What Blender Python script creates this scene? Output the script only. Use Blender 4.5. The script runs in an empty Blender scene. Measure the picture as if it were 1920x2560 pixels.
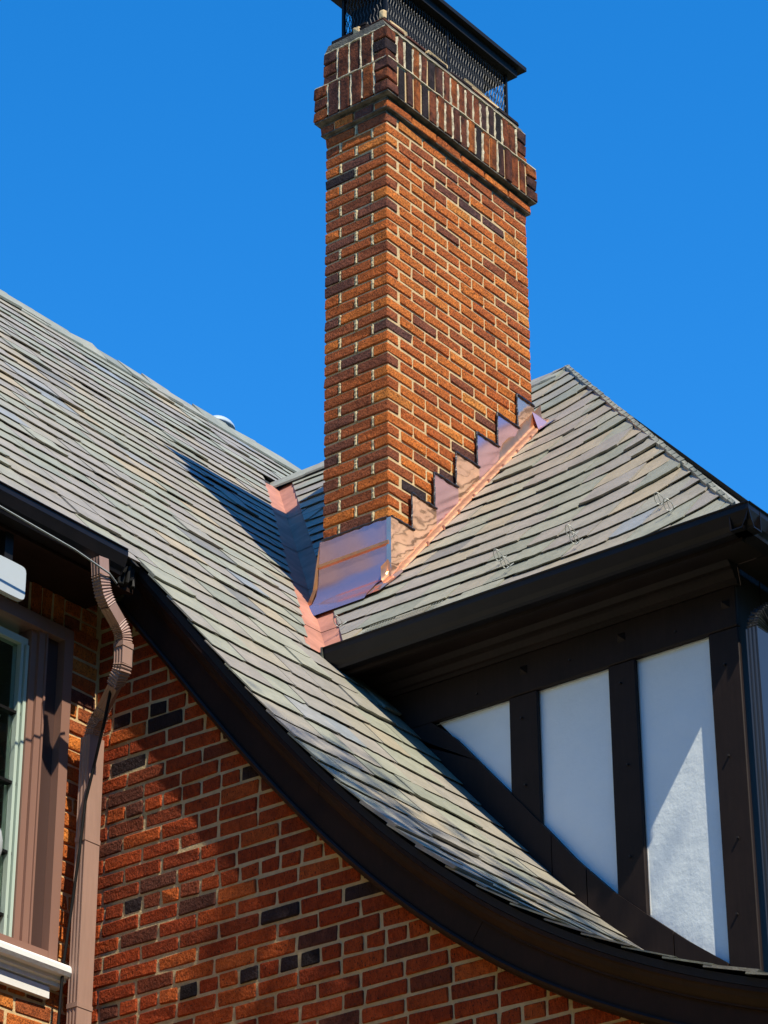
import bpy, math, random
import numpy as np
from mathutils import Vector, Matrix
random.seed(7)
rnd = random.random
def ru(a, b): return a + (b - a) * random.random()

# ------------------------------------------------------------------ camera, sky, sun, exposure
ZO = 1.6                                    # eye height above the ground; measured coordinates count from the eye
SC = bpy.context.scene
F_PX, PITCH, ROLL, TH = 7123.6, .493087, -.0042452, .907395
AX = Vector((math.sin(TH), -math.cos(TH), 0)); BX = Vector((math.cos(TH), math.sin(TH), 0))
cp, sp, cr, sr = math.cos(PITCH), math.sin(PITCH), math.cos(ROLL), math.sin(ROLL)
def conv(v): v = Vector(v); return Vector((v.dot(AX), v.dot(BX), v.z))
RIGHT = conv((cr, -sr * sp, sr * cp)); UP = conv((-sr, -cr * sp, cr * cp)); FWD = conv((0, cp, sp))
cam_d = bpy.data.cameras.new('camera'); cam = bpy.data.objects.new('camera', cam_d)
SC.collection.objects.link(cam)
cam_d.sensor_fit = 'VERTICAL'; cam_d.sensor_height = 36; cam_d.lens = F_PX / 2560 * 36
cam_d.clip_start = .1; cam_d.clip_end = 3000
m = Matrix.Identity(4)
for i in range(3):
    m[i][0] = RIGHT[i]; m[i][1] = UP[i]; m[i][2] = -FWD[i]
m[2][3] = ZO
cam.matrix_world = m
SC.camera = cam
def proj(p):
    d = Vector(p); z = d.dot(FWD)
    if z < .1: return None
    return 960 + F_PX * d.dot(RIGHT) / z, 1280 - F_PX * d.dot(UP) / z

SUN = Vector((.70, -.225, 1.0)).normalized()  # towards the sun
w = bpy.data.worlds.new('World'); SC.world = w; w.use_nodes = True
nt = w.node_tree; nt.nodes.clear()
out = nt.nodes.new('ShaderNodeOutputWorld'); bg = nt.nodes.new('ShaderNodeBackground')
sky = nt.nodes.new('ShaderNodeTexSky'); sky.sky_type = 'NISHITA'; sky.sun_disc = False
sky.sun_elevation = math.asin(SUN.z); sky.sun_rotation = math.atan2(SUN.x, SUN.y)
sky.altitude = 1500; sky.air_density = 1.0; sky.dust_density = .15; sky.ozone_density = 4.0
hs = nt.nodes.new('ShaderNodeHueSaturation'); hs.inputs['Saturation'].default_value = 1.335
hs.inputs['Value'].default_value = 1.53
nt.links.new(sky.outputs[0], hs.inputs['Color']); nt.links.new(hs.outputs[0], bg.inputs[0])
bg.inputs[1].default_value = .138; nt.links.new(bg.outputs[0], out.inputs[0])
sd = bpy.data.lights.new('sun', 'SUN'); sd.energy = 5.0; SC.cycles.sample_clamp_indirect = 0; sd.angle = math.radians(.5); sd.color = (1, .90, .72)
so = bpy.data.objects.new('sun', sd); SC.collection.objects.link(so)
so.rotation_euler = SUN.to_track_quat('Z', 'Y').to_euler(); so.location = (8, -2, 20)
vs = SC.view_settings; vs.view_transform = 'Standard'; vs.look = 'None'; vs.gamma = 1; vs.use_curve_mapping = False
SC.display_settings.display_device = 'sRGB'
vs.exposure = .5

# ------------------------------------------------------------------ materials
def mat(name, base=(.5, .5, .5), rough=.6, metal=0, spec=.5, ramp=None, mott=None, bumps=(), speck=None, coat=0):
    """ramp: [(pos,color)] on the 'tint' attribute; mott: (scale,amount,stretch); bumps: [(scale,stretch,dist,strength,detail)]"""
    M = bpy.data.materials.new(name); M.use_nodes = True; n = M.node_tree; N = n.nodes; L = n.links
    b = N['Principled BSDF']; b.inputs['Roughness'].default_value = rough; b.inputs['Metallic'].default_value = metal
    b.inputs['Specular IOR Level'].default_value = spec; b.inputs['Base Color'].default_value = (*base, 1)
    if coat: b.inputs['Coat Weight'].default_value = coat
    geo = N.new('ShaderNodeNewGeometry')
    def noise(scale, st, detail=4, rgh=.6):
        mp = N.new('ShaderNodeMapping'); mp.inputs['Scale'].default_value = st
        L.new(geo.outputs['Position'], mp.inputs['Vector'])
        t = N.new('ShaderNodeTexNoise'); t.inputs['Scale'].default_value = scale; t.inputs['Detail'].default_value = detail
        t.inputs['Roughness'].default_value = rgh
        L.new(mp.outputs[0], t.inputs['Vector']); return t
    col = None
    if ramp:
        at = N.new('ShaderNodeAttribute'); at.attribute_name = 'tint'
        r = N.new('ShaderNodeValToRGB'); e = r.color_ramp.elements
        while len(e) > 1: e.remove(e[-1])
        e[0].position = ramp[0][0]; e[0].color = (*ramp[0][1], 1)
        for p, c in ramp[1:]:
            q = e.new(p); q.color = (*c, 1)
        L.new(at.outputs['Fac'], r.inputs[0]); col = r.outputs[0]
    for (sc_, amt, st, dark) in (mott or []):
        t = noise(sc_, st, 5, .65)
        mr = N.new('ShaderNodeMapRange'); mr.inputs['From Min'].default_value = .3; mr.inputs['From Max'].default_value = .7
        L.new(t.outputs['Fac'], mr.inputs['Value'])
        mx = N.new('ShaderNodeMix'); mx.data_type = 'RGBA'; mx.blend_type = 'MULTIPLY'; mx.inputs[0].default_value = amt
        if col is None: mx.inputs[6].default_value = (*base, 1)
        else: L.new(col, mx.inputs[6])
        rr = N.new('ShaderNodeValToRGB'); rr.color_ramp.elements[0].color = (*dark[0], 1); rr.color_ramp.elements[1].color = (*dark[1], 1)
        L.new(mr.outputs[0], rr.inputs[0]); L.new(rr.outputs[0], mx.inputs[7]); col = mx.outputs[2]
    if speck:
        t = noise(speck[0], (1, 1, speck[3] if len(speck) > 3 else 1), 2, .5)
        mr = N.new('ShaderNodeMapRange'); mr.inputs['From Min'].default_value = speck[1]; mr.inputs['From Max'].default_value = speck[1] + .06
        L.new(t.outputs['Fac'], mr.inputs['Value'])
        mx = N.new('ShaderNodeMix'); mx.data_type = 'RGBA'; L.new(mr.outputs[0], mx.inputs[0])
        L.new(col, mx.inputs[6]); mx.inputs[7].default_value = (*speck[2], 1); col = mx.outputs[2]
    if col is not None: L.new(col, b.inputs['Base Color'])
    prev = None
    for (sc_, st, dist, strength, det) in bumps:
        t = noise(sc_, st, det)
        bp = N.new('ShaderNodeBump'); bp.inputs['Distance'].default_value = dist; bp.inputs['Strength'].default_value = strength
        L.new(t.outputs['Fac'], bp.inputs['Height'])
        if prev: L.new(prev.outputs[0], bp.inputs['Normal'])
        prev = bp
    if prev: L.new(prev.outputs[0], b.inputs['Normal'])
    return M
BR = [(0, (.018, .015, .018)), (.07, (.05, .034, .038)), (.12, (.12, .055, .045)), (.22, (.26, .08, .036)),
      (.5, (.48, .125, .026)), (.8, (.62, .19, .034)), (1, (.66, .26, .055))]
WH = (1, 1, 1)
M_brick = mat('brick_fired', rough=.9, spec=.2, ramp=BR,
              mott=[(45, .75, (1, 1, .6), ((.52, .46, .44), (1.35, 1.3, 1.2))), (6, .5, (1, 1, 1), ((.6, .55, .55), (1.3, 1.2, 1.1)))],
              speck=(230, .60, (.030, .016, .012), .5),
              bumps=[(150, (1, 1, .35), .012, 1, 3), (55, (1, 1, 1), .012, .8, 4)])
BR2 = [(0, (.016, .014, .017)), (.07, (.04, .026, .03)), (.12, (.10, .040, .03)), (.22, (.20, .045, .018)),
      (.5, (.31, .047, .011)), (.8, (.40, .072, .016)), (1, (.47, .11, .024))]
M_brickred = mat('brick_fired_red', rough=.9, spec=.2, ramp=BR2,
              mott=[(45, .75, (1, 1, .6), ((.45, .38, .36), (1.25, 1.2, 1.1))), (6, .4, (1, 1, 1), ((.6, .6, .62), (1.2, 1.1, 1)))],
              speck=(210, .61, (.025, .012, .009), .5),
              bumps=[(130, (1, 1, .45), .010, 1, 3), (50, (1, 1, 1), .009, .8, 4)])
M_brickold = mat('brick_sooty', rough=.9, spec=.2, ramp=BR,
              mott=[(22, .95, (1, 1, .6), ((.08, .07, .08), (1.0, .95, .9))), (6, .9, (1, 1, 1), ((.18, .16, .17), (1.1, 1.05, 1)))],
              speck=(230, .62, (.03, .02, .018), .5),
              bumps=[(150, (1, 1, .4), .006, .9, 3), (50, (1, 1, 1), .008, .7, 4)])
M_mortar = mat('mortar', (.62, .46, .245), .95, spec=.15, mott=[(30, .5, (1, 1, 1), ((.55, .55, .55), (1.15, 1.1, 1.05)))],
               bumps=[(120, (1, 1, 1), .005, .8, 4)])
M_mortarg = mat('mortar_grey', (.56, .44, .25), .95, spec=.15, mott=[(30, .5, (1, 1, 1), ((.55, .55, .55), (1.15, 1.1, 1.05)))],
               bumps=[(120, (1, 1, 1), .005, .8, 4)])
M_sootshade = mat('soot_shade_mortar', (.10, .095, .085), .95, spec=.15, mott=[(14, .9, (1, 1, 1), ((.3, .3, .3), (2.2, 2.1, 1.8)))],  # sooty mortar, also used to paint shadow lines under the corbel bands
             bumps=[(90, (1, 1, 1), .008, .9, 4)])
SL = [(0, (.20, .21, .165)), (.16, (.27, .28, .22)), (.34, (.31, .31, .24)), (.5, (.27, .25, .215)), (.66, (.30, .275, .235)),
      (.8, (.31, .285, .22)), (.9, (.37, .31, .21)), (.95, (.25, .28, .30)), (1, (.19, .19, .175))]
M_slate = mat('slate', rough=.55, spec=.45, ramp=SL,
              mott=[(9, .55, (1, 1, 1), ((.62, .64, .62), (1.15, 1.12, 1.1))), (55, .35, (1, .25, 1), ((.6, .6, .6), (1.15, 1.15, 1.15)))],
              bumps=[(25, (1, 1, 1), .006, .55, 4), (140, (1, 1, 1), .002, .5, 3)])
M_felt = mat('roof_felt', (.012, .012, .013), .9)
M_copper = mat('copper_bright', (1, .62, .42), .10, .84, mott=[(5, .3, (1, 1, 1), ((.8, .72, .72), (1.05, 1.05, 1.05)))],
               bumps=[(9, (1, 1, 1), .03, .24, 0), (30, (.5, .5, 1), .004, .25, 0)])
M_copperf = mat('copper_flat', (.74, .45, .46), .17, .82, mott=[(4, .25, (1, 1, 1), ((.85, .8, .85), (1.05, 1.05, 1.05)))], bumps=[(3, (1, 1, 1), .01, .12, 0)])
M_copperr = mat('copper_dressed', (.88, .43, .20), .30, .92, mott=[(5, .6, (1, 1, 1), ((.5, .38, .38), (1.1, 1.05, 1)))], bumps=[(8, (1, 1, 1), .01, .5, 2)])
M_copperd = mat('copper_dull', (.50, .235, .16), .6, .1, spec=.25, mott=[(8, .7, (1, 1, 1), ((.6, .55, .55), (1.15, 1.1, 1.1))), (3, .5, (1, 1, 1), ((.6, .6, .6), (1.1, 1.1, 1.1)))],
               bumps=[(5, (1, 1, 1), .01, .2, 1)])
M_seal = mat('sealant', (.012, .012, .014), .35, bumps=[(80, (1, 1, 1), .004, .8, 3)])
M_brown = mat('brown_paint', (.019, .0085, .0052), .6, spec=.2, mott=[(4, .6, (1, 1, 1), ((.45, .45, .45), (1.5, 1.4, 1.35))), (40, .4, (1, .2, .3), ((.6, .6, .6), (1.5, 1.5, 1.5)))],
              bumps=[(30, (1, .4, 1), .003, .3, 3)])
M_brown2 = mat('brown_timber_paint', (.016, .0098, .0078), .6, spec=.2, mott=[(3, .6, (1, 1, 1), ((.5, .5, .5), (1.5, 1.4, 1.3))), (60, .35, (1, 1, .08), ((.6, .6, .6), (1.5, 1.5, 1.5)))],
              bumps=[(22, (1, 1, .5), .003, .35, 3)])
M_gutter = mat('gutter_black', (.008, .0065, .007), .42, spec=.25, mott=[(6, .6, (1, 1, 1), ((.4, .4, .4), (1.6, 1.5, 1.5)))])
M_spout = mat('downspout_tan', (.36, .225, .175), .42, mott=[(3, .35, (1, 1, .5), ((.65, .62, .6), (1.15, 1.15, 1.15))), (60, .25, (1, 1, .1), ((.6, .6, .6), (1.2, 1.2, 1.2)))])
M_spoutd = mat('downspout_dark', (.03, .034, .042), .3)
M_frame = mat('window_frame_brown', (.25, .135, .10), .45)
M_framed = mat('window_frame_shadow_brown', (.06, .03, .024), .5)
M_sash = mat('sash_pale_green', (.45, .55, .47), .4)
M_white = mat('white_stone', (.72, .72, .70), .6, mott=[(20, .25, (1, 1, 1), ((.7, .7, .7), (1.1, 1.1, 1.1)))], bumps=[(60, (1, 1, 1), .002, .4, 3)])
M_stucco = mat('white_stucco', (.80, .88, .90), .85, spec=.2, mott=[(5, .2, (1, 1, 1), ((.8, .83, .85), (1.08, 1.06, 1.05)))],
               bumps=[(5, (1, 1, 1), .02, .35, 5), (24, (1.5, 1, .6), .004, .35, 3)])
M_black = mat('black_metal', (.006, .006, .006), .55, spec=.2)
M_wire = mat('screen_wire', (.015, .019, .022), .6, .1)
M_lamp = mat('lamp_white', (.45, .50, .52), .35)
M_cable = mat('black_cable', (.006, .006, .006), .6, spec=.15)
M_wirelt = mat('pale_wire', (.33, .35, .32), .5, .2)
M_dark = mat('room_dark', (.03, .035, .03), .8)
M_blind = mat('blind_slat', (.34, .38, .34), .6)
M_grass = mat('lawn', (.06, .09, .03), .95, mott=[(2, .6, (1, 1, 1), ((.5, .6, .5), (1.3, 1.2, 1.2)))])
M_bark = mat('bark', (.09, .065, .045), .9); M_leaf = mat('leaf', (.06, .10, .03), .6)
M_glass = bpy.data.materials.new('window_glass'); M_glass.use_nodes = True
_b = M_glass.node_tree.nodes['Principled BSDF']; _b.inputs['Roughness'].default_value = .03
_b.inputs['Transmission Weight'].default_value = 1; _b.inputs['IOR'].default_value = 1.45
_b.inputs['Base Color'].default_value = (.75, .85, .78, 1)

# ------------------------------------------------------------------ builders
COL = SC.collection
class MB:
    def __init__(s): s.v = []; s.f = []; s.t = []
    def add(s, v, f, t=.5):
        o = len(s.v); s.v += [tuple(p) for p in v]; s.f += [tuple(i + o for i in q) for q in f]; s.t += [t] * len(f); return s
    def box(s, x0, x1, y0, y1, z0, z1, t=.5):
        v = [(x, y, z) for x in (x0, x1) for y in (y0, y1) for z in (z0, z1)]
        return s.add(v, [(0, 1, 3, 2), (4, 6, 7, 5), (0, 4, 5, 1), (2, 3, 7, 6), (0, 2, 6, 4), (1, 5, 7, 3)], t)
    def cbox(s, x0, x1, y0, y1, z0, z1, c=.004, j=.0015, t=.5):
        """box with chamfered edges and uneven corners"""
        lo, hi = (x0, y0, z0), (x1, y1, z1); V = []; idx = {}
        for cx in (0, 1):
            for cy in (0, 1):
                for cz in (0, 1):
                    k = (cx, cy, cz); jj = [ru(-j, j) for _ in range(3)]
                    for a in range(3):
                        p = []
                        for b in range(3):
                            e = hi[b] if k[b] else lo[b]
                            if b != a: e += -c if k[b] else c
                            p.append(e + jj[b] + ru(-j, j) * .5)
                        idx[(k, a)] = len(V); V.append(p)
        Fs = []
        for a in range(3):
            b, c2 = (a + 1) % 3, (a + 2) % 3
            for sgn in (0, 1):
                q = []
                for (u, w_) in ((0, 0), (1, 0), (1, 1), (0, 1)):
                    k = [0, 0, 0]; k[a] = sgn; k[b] = u; k[c2] = w_; q.append(idx[(tuple(k), a)])
                Fs.append(q if sgn else q[::-1])
            # edges along axis a
            for u in (0, 1):
                for w_ in (0, 1):
                    k0 = [0, 0, 0]; k1 = [0, 0, 0]; k1[a] = 1
                    for k in (k0, k1): k[b] = u; k[c2] = w_
                    q = [idx[(tuple(k0), b)], idx[(tuple(k1), b)], idx[(tuple(k1), c2)], idx[(tuple(k0), c2)]]
                    Fs.append(q)
        for k in [(x, y, z) for x in (0, 1) for y in (0, 1) for z in (0, 1)]: Fs.append([idx[(k, 0)], idx[(k, 1)], idx[(k, 2)]])
        return s.add(V, Fs, t)
    def prism(s, pts, axis, a0, a1, t=.5):
        """pts 2D outline in the two other axes (x->(y,z), y->(x,z), z->(x,y)), extruded along axis"""
        def P(p, a): return {'x': (a, p[0], p[1]), 'y': (p[0], a, p[1]), 'z': (p[0], p[1], a)}[axis]
        n = len(pts); v = [P(p, a0) for p in pts] + [P(p, a1) for p in pts]
        f = [tuple(range(n)), tuple(range(2 * n - 1, n - 1, -1))] + [(i, (i + 1) % n, (i + 1) % n + n, i + n) for i in range(n)]
        return s.add(v, f, t)
    def rings(s, R, closed=True, cap=True, t=.5):
        n = len(R[0]); v = [p for r in R for p in r]; f = []
        for i in range(len(R) - 1):
            for k in range(n if closed else n - 1):
                f.append((i * n + k, i * n + (k + 1) % n, (i + 1) * n + (k + 1) % n, (i + 1) * n + k))
        if cap and closed: f += [tuple(range(n - 1, -1, -1)), tuple(range((len(R) - 1) * n, len(R) * n))]
        return s.add(v, f, t)
    def tube(s, path, r, n=6, t=.5, jit=0):
        path = [Vector(p) for p in path]; R = []; u = None
        for i, p in enumerate(path):
            d = (path[min(i + 1, len(path) - 1)] - path[max(i - 1, 0)]).normalized()
            if u is None: u = d.orthogonal().normalized()
            u = (u - d * u.dot(d)).normalized(); w_ = d.cross(u)
            rr = r * (1 + ru(-jit, jit)) if not callable(r) else r(i / (len(path) - 1))
            R.append([p + (u * math.cos(a) + w_ * math.sin(a)) * rr for a in [2 * math.pi * k / n for k in range(n)]])
        return s.rings(R, t=t)
    def obj(s, name, material, parent=None, smooth=False, **props):
        V = np.array(s.v, dtype=float); c = (V.min(0) + V.max(0)) / 2
        if parent is None: c[2] = V[:, 2].min()
        me = bpy.data.meshes.new(name); me.from_pydata((V - c).tolist(), [], s.f); me.update()
        a = me.attributes.new('tint', 'FLOAT', 'FACE'); a.data.foreach_set('value', s.t)
        me.materials.append(material)
        import bmesh
        bm = bmesh.new(); bm.from_mesh(me); bmesh.ops.recalc_face_normals(bm, faces=bm.faces); bm.to_mesh(me); bm.free()
        if smooth:
            for p in me.polygons: p.use_smooth = True
        o = bpy.data.objects.new(name, me); COL.objects.link(o)
        base = Vector(parent['_w']) if parent is not None else Vector((0, 0, -ZO))
        o['_w'] = tuple(c)
        o.location = Vector(c) - base
        if parent is not None: o.parent = parent
        for k, v_ in props.items(): o[k] = v_
        return o
def thing(name, base, label, category, group=None):
    o = bpy.data.objects.new(name, None); COL.objects.link(o); o.empty_display_size = .2
    o.location = Vector(base) + Vector((0, 0, ZO)); o['_w'] = tuple(base); o['label'] = label; o['category'] = category
    if group: o['group'] = group
    return o
def fast(name, v, f, t, material, parent, **props):
    """light-weight object for the many pieces"""
    V = np.array(v); c = (V.min(0) + V.max(0)) / 2
    me = bpy.data.meshes.new(name); me.from_pydata((V - c).tolist(), [], f)
    a = me.attributes.new('tint', 'FLOAT', 'FACE'); a.data.foreach_set('value', [t] * len(f))
    me.materials.append(material)
    o = bpy.data.objects.new(name, me); COL.objects.link(o); o.parent = parent; o.location = Vector(c) - Vector(parent['_w']); o['_w'] = tuple(c)
    for k, v_ in props.items(): o[k] = v_
    return o
def emit(items, name, material, parent, limit=300, stuff=None):
    """items: (verts, faces, tint). The `limit` that show largest become parts, the rest one joined part."""
    sc_ = []
    for it in items:
        P = [proj(p) for p in it[0]]; P = [p for p in P if p]
        a = 0
        if P:
            xs = [p[0] for p in P]; ys = [p[1] for p in P]
            x0, x1, y0, y1 = max(0, min(xs)), min(1920, max(xs)), max(0, min(ys)), min(2560, max(ys))
            a = max(0, x1 - x0) * max(0, y1 - y0)
        if len(it) > 3: a *= it[3]
        sc_.append(a)
    order = sorted(range(len(items)), key=lambda i: -sc_[i])
    rest = MB()
    for k, i in enumerate(order):
        v, f, t = items[i][:3]
        if k < limit and sc_[i] > 0: fast(name, v, f, t, material, parent)
        else: rest.add(v, f, t)
    if rest.v:
        o = fast(stuff or (name + 's_beyond'), rest.v, rest.f, .5, material, parent, kind='stuff')
        o.data.attributes['tint'].data.foreach_set('value', rest.t)
def brick_item(x0, x1, y0, y1, z0, z1, t=None, c=.004, j=.002, w_=1):
    b = MB().cbox(x0, x1, y0, y1, z0, z1, c * 1.35, j * 1.3)
    return (b.v, b.f, t if t is not None else brick_tint(), w_)
def brick_tint(dark=.07, mid=.10):
    r = rnd()
    if r < dark: return ru(0, .1)
    if r < dark + mid: return ru(.1, .2)
    return min(1, max(.2, random.gauss(.6, .2)))

# ================================================================== ground
g = MB(); g.add([(-400, -400, -ZO), (400, -400, -ZO), (400, 400, -ZO), (-400, 400, -ZO)], [(0, 1, 2, 3)])
go = g.obj('ground', M_grass); go['kind'] = 'structure'
pv = MB().box(-4.4, 1.5, -8, 7.0, -ZO + .004, -ZO + .05)
po = pv.obj('paved_drive', mat('concrete', (.20, .19, .18), .9, mott=[(3, .4, (1, 1, 1), ((.7, .7, .7), (1.1, 1.1, 1.1)))])); po['kind'] = 'structure'

# ================================================================== roof surfaces
MS, ZC = 1.12, -3.049                      # upper left roof: z = ZC - MS*x
RX = -11.85                                # its ridge
PRF = [(RX, ZC - MS * RX)] + [(x, ZC - MS * x) for x in np.linspace(-11.5, -8.4, 12)] + \
      [(-8.149, 6.062), (-7.9, 5.755), (-7.693, 5.495), (-7.4, 5.135), (-7.124, 4.820), (-6.87, 4.545), (-6.629, 4.318), (-6.385, 4.113), (-6.13, 3.918),
       (-5.92, 3.785), (-5.691, 3.66), (-5.447, 3.543), (-5.2, 3.44), (-4.958, 3.355), (-4.6, 3.25), (-4.25, 3.17)]
PRF = np.array(PRF, dtype=float)
_s = np.concatenate([[0], np.cumsum(np.hypot(*np.diff(PRF, axis=0).T))])
def _smooth(a):
    for _ in range(3): a[1:-1] = (a[:-2] + 2 * a[1:-1] + a[2:]) / 4
    return a
S_ = np.linspace(0, _s[-1], 260)
PX_ = np.interp(S_, _s, PRF[:, 0]); PZ_ = np.interp(S_, _s, PRF[:, 1])
for _ in range(30): PX_, PZ_ = _smooth(PX_), _smooth(PZ_)
S_ = np.concatenate([[0], np.cumsum(np.hypot(np.diff(PX_), np.diff(PZ_)))])
SL_ = float(S_[-1])
def main_P(s, y, h=0.):                    # s = distance down the slope from the ridge
    x = float(np.interp(s, S_, PX_)); z = float(np.interp(s, S_, PZ_)); e = .03
    tx = float(np.interp(s + e, S_, PX_) - np.interp(s - e, S_, PX_)); tz = float(np.interp(s + e, S_, PZ_) - np.interp(s - e, S_, PZ_))
    l = math.hypot(tx, tz) or 1; tx /= l; tz /= l
    return (x - tz * h, y, z + tx * h)
def s_at_x(x): return float(np.interp(x, PX_, S_))
MR, CR = 1.098, -4.872                     # wing roof facing -y: z = CR + MR*y
EY, RZ = 10.03, 9.345; RY = (RZ - CR) / MR
EX = -5.765                                 # eave corner
LR = math.hypot(1, MR)
def wing_P(x, v, h=0.):                    # v = distance up the slope from the eave
    y = EY + v / LR; z = CR + MR * y
    return (x, y - MR / LR * h, z + h / LR)
VL = (RY - EY) * LR
def hip_x(v): return EX - v / LR * ((-8.617 - EX) / (EY - RY) if False else (8.617 + EX) / (RY - EY))
def val_y(x): return 10.135 + (-8.308 - x) * 1.03
def val_x(v): return -8.308 - (EY + v / LR - 10.135) / 1.03

def clip(poly, a, b, c):                   # keep a*x+b*y <= c
    o = []
    for i in range(len(poly)):
        p, q = poly[i], poly[(i + 1) % len(poly)]
        dp, dq = a * p[0] + b * p[1] - c, a * q[0] + b * q[1] - c
        if dp <= 0: o.append(p)
        if dp * dq < 0:
            t = dp / (dp - dq); o.append((p[0] + (q[0] - p[0]) * t, p[1] + (q[1] - p[1]) * t))
    return o
def slate_tint():
    r = rnd()
    if r < .42: return ru(.08, .42)
    if r < .84: return ru(.42, .75)
    if r < .93: return ru(.75, .87)
    if r < .955: return ru(.88, .91)
    if r < .985: return ru(.93, .965)
    return 1.0
def slate(mapf, u0, u1, tail, up, L, clips, warp=None, thick=None, lift=0, w_=1):
    """outline in (u, v); tail at v=tail, head at tail+up*L; mapf(u, v, h)"""
    th = thick or (ru(.005, .009) if rnd() < .88 else ru(.010, .016))
    skew = ru(-.004, .004); n = 7; pts = []; chip = ru(.008, .03) if rnd() < .28 else 0; side = rnd() < .5
    for i in range(n):
        t = i / (n - 1); e = 0 if 0 < i < n - 1 else up * (ru(.0, .008) + (chip * .7 if (i == 0) == side else 0))
        pts.append((u0 + (u1 - u0) * t, tail + skew * (t - .5) * 2 + ru(-.0045, .0045) + e))
    pts += [(u1 + ru(-.002, .002), tail + up * L), (u0 + ru(-.002, .002), tail + up * L)]
    tl = [True] * n + [False] * 2
    if warp: pts = [warp(p) for p in pts]
    for c in clips:
        pts = clip(pts, *c)
        if len(pts) < 3: return None
    ar = 0
    for i in range(len(pts)): p, q = pts[i], pts[(i + 1) % len(pts)]; ar += p[0] * q[1] - p[1] * q[0]
    if abs(ar) < .004: return None
    wt = (lambda u: warp((u, tail))[1]) if warp else (lambda u: tail)
    def hh(p):
        d = abs(p[1] - wt(p[0])) / L; return .003 + (.0125 + lift) * max(0, 1 - d)
    top = []; bot = []
    for p in pts:
        h = hh(p); near = max(0, 1 - abs(p[1] - wt(p[0])) / .03)
        bot.append(mapf(p[0], p[1] + up * .011 * near, h)); top.append(mapf(p[0], p[1] + up * ru(0, .005) * near, h + th))
    k = len(pts); v = bot + top
    f = [tuple(range(k, 2 * k))] + [(i, (i + 1) % k, (i + 1) % k + k, i + k) for i in range(k)]
    if ar * up < 0: f = [q[::-1] for q in f]
    return (v, f, slate_tint(), w_)

# ------------------------------------------------------------------ main (left) slate roof with its sweep
EXPO = .193
YRK = 8.56                                  # rake edge
S_EAVE = s_at_x(-8.13)
roofA = thing('slate_roof', (-8.1, 8.6, 6.0), 'long grey-green slate roof on the left sweeping down in a curve over the brick gable', 'slate roof')
deck = MB(); ns = 60
def strip(s0, s1, y0, y1, h, n):
    R = []
    for i in range(n + 1):
        s = s0 + (s1 - s0) * i / n
        a = main_P(s, y0, h); b = main_P(s, y1, h); c = main_P(s, y1, h - .03); d = main_P(s, y0, h - .03)
        R.append([a, b, c, d])
    deck.rings(R)
strip(0, S_EAVE, 3.0, YRK + .02, -.004, 20)
strip(0, s_at_x(-8.25), YRK + .02, 16.5, -.004, 20)
strip(s_at_x(-8.25), SL_, YRK + .02, 10.262, -.004, 40)
deck.add([(RX, 3, ZC - MS * RX - .01), (RX, 16.5, ZC - MS * RX - .01), (RX - 4, 16.5, 5.6), (RX - 4, 3, 5.6)], [(0, 1, 2, 3)])
deck.obj('roof_deck', M_felt, roofA)
items = []
GAPV = .115
nrow = int(SL_ / EXPO)
for r in range(nrow + 1):
    tail = SL_ - r * EXPO
    if tail < .12: break
    x_t = float(np.interp(tail, S_, PX_))
    wob_a, wob_p = ru(.0, .006), ru(0, 6)
    upper = tail <= S_EAVE + .02
    last_upper = tail + EXPO > S_EAVE + .02 and upper
    for (ya, yb) in ([(5.6, 14.6)] if upper else [(YRK, 10.262)]):
        y = ya - (ru(0, .2) if upper else 0)
        while y < yb:
            wd = ru(.18, .36); y1 = y + wd
            if not upper and y1 > yb - .1: y1 = yb
            clips = []
            if upper or x_t < -8.3:
                # valley: y <= val_y(x)-gap ; in (y,s): x ~ linear in s on the flat part
                dxs = (PX_[60] - PX_[40]) / (S_[60] - S_[40])
                # y + 1.03*x(s) <= 10.135-8.308*1.03-gap
                x0 = float(np.interp(tail, S_, PX_))
                if ZC - MS * x0 < RZ - .02: clips.append((1, 1.03 * dxs, 10.135 - 8.308 * 1.03 - GAPV * 1.35 - 1.03 * (x0 - dxs * tail)))
            else: clips.append((1, 0, 10.262))
            if not upper: clips.append((-1, 0, -YRK + ru(-.012, .012)))
            wa = lambda p: (p[0], p[1] + .006 * math.sin(p[0] * 3.1 + wob_p) + wob_a)
            tl = tail + ru(-.003, .003)
            if last_upper and y < YRK - .1: tl = min(S_EAVE + .015, tl + EXPO * .0)
            it = slate(lambda u, v, h: main_P(v, u, h), y + .0025, y1 - .0025, tl, -1, EXPO * 1.3, clips, warp=wa, lift=ru(0, .006) if rnd() < .12 else 0)
            if it: items.append(it)
            y = y1
    if last_upper:                          # extra eave course left of the sweep
        y = 5.5; tl = S_EAVE + .03
        if tl - tail > .05:
            while y < YRK - .1:
                y1 = min(y + ru(.2, .34), YRK - .02)
                it = slate(lambda u, v, h: main_P(v, u, h), y + .0015, y1 - .0015, tl, -1, EXPO * 1.3, [])
                if it: items.append(it)
                y = y1
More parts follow.
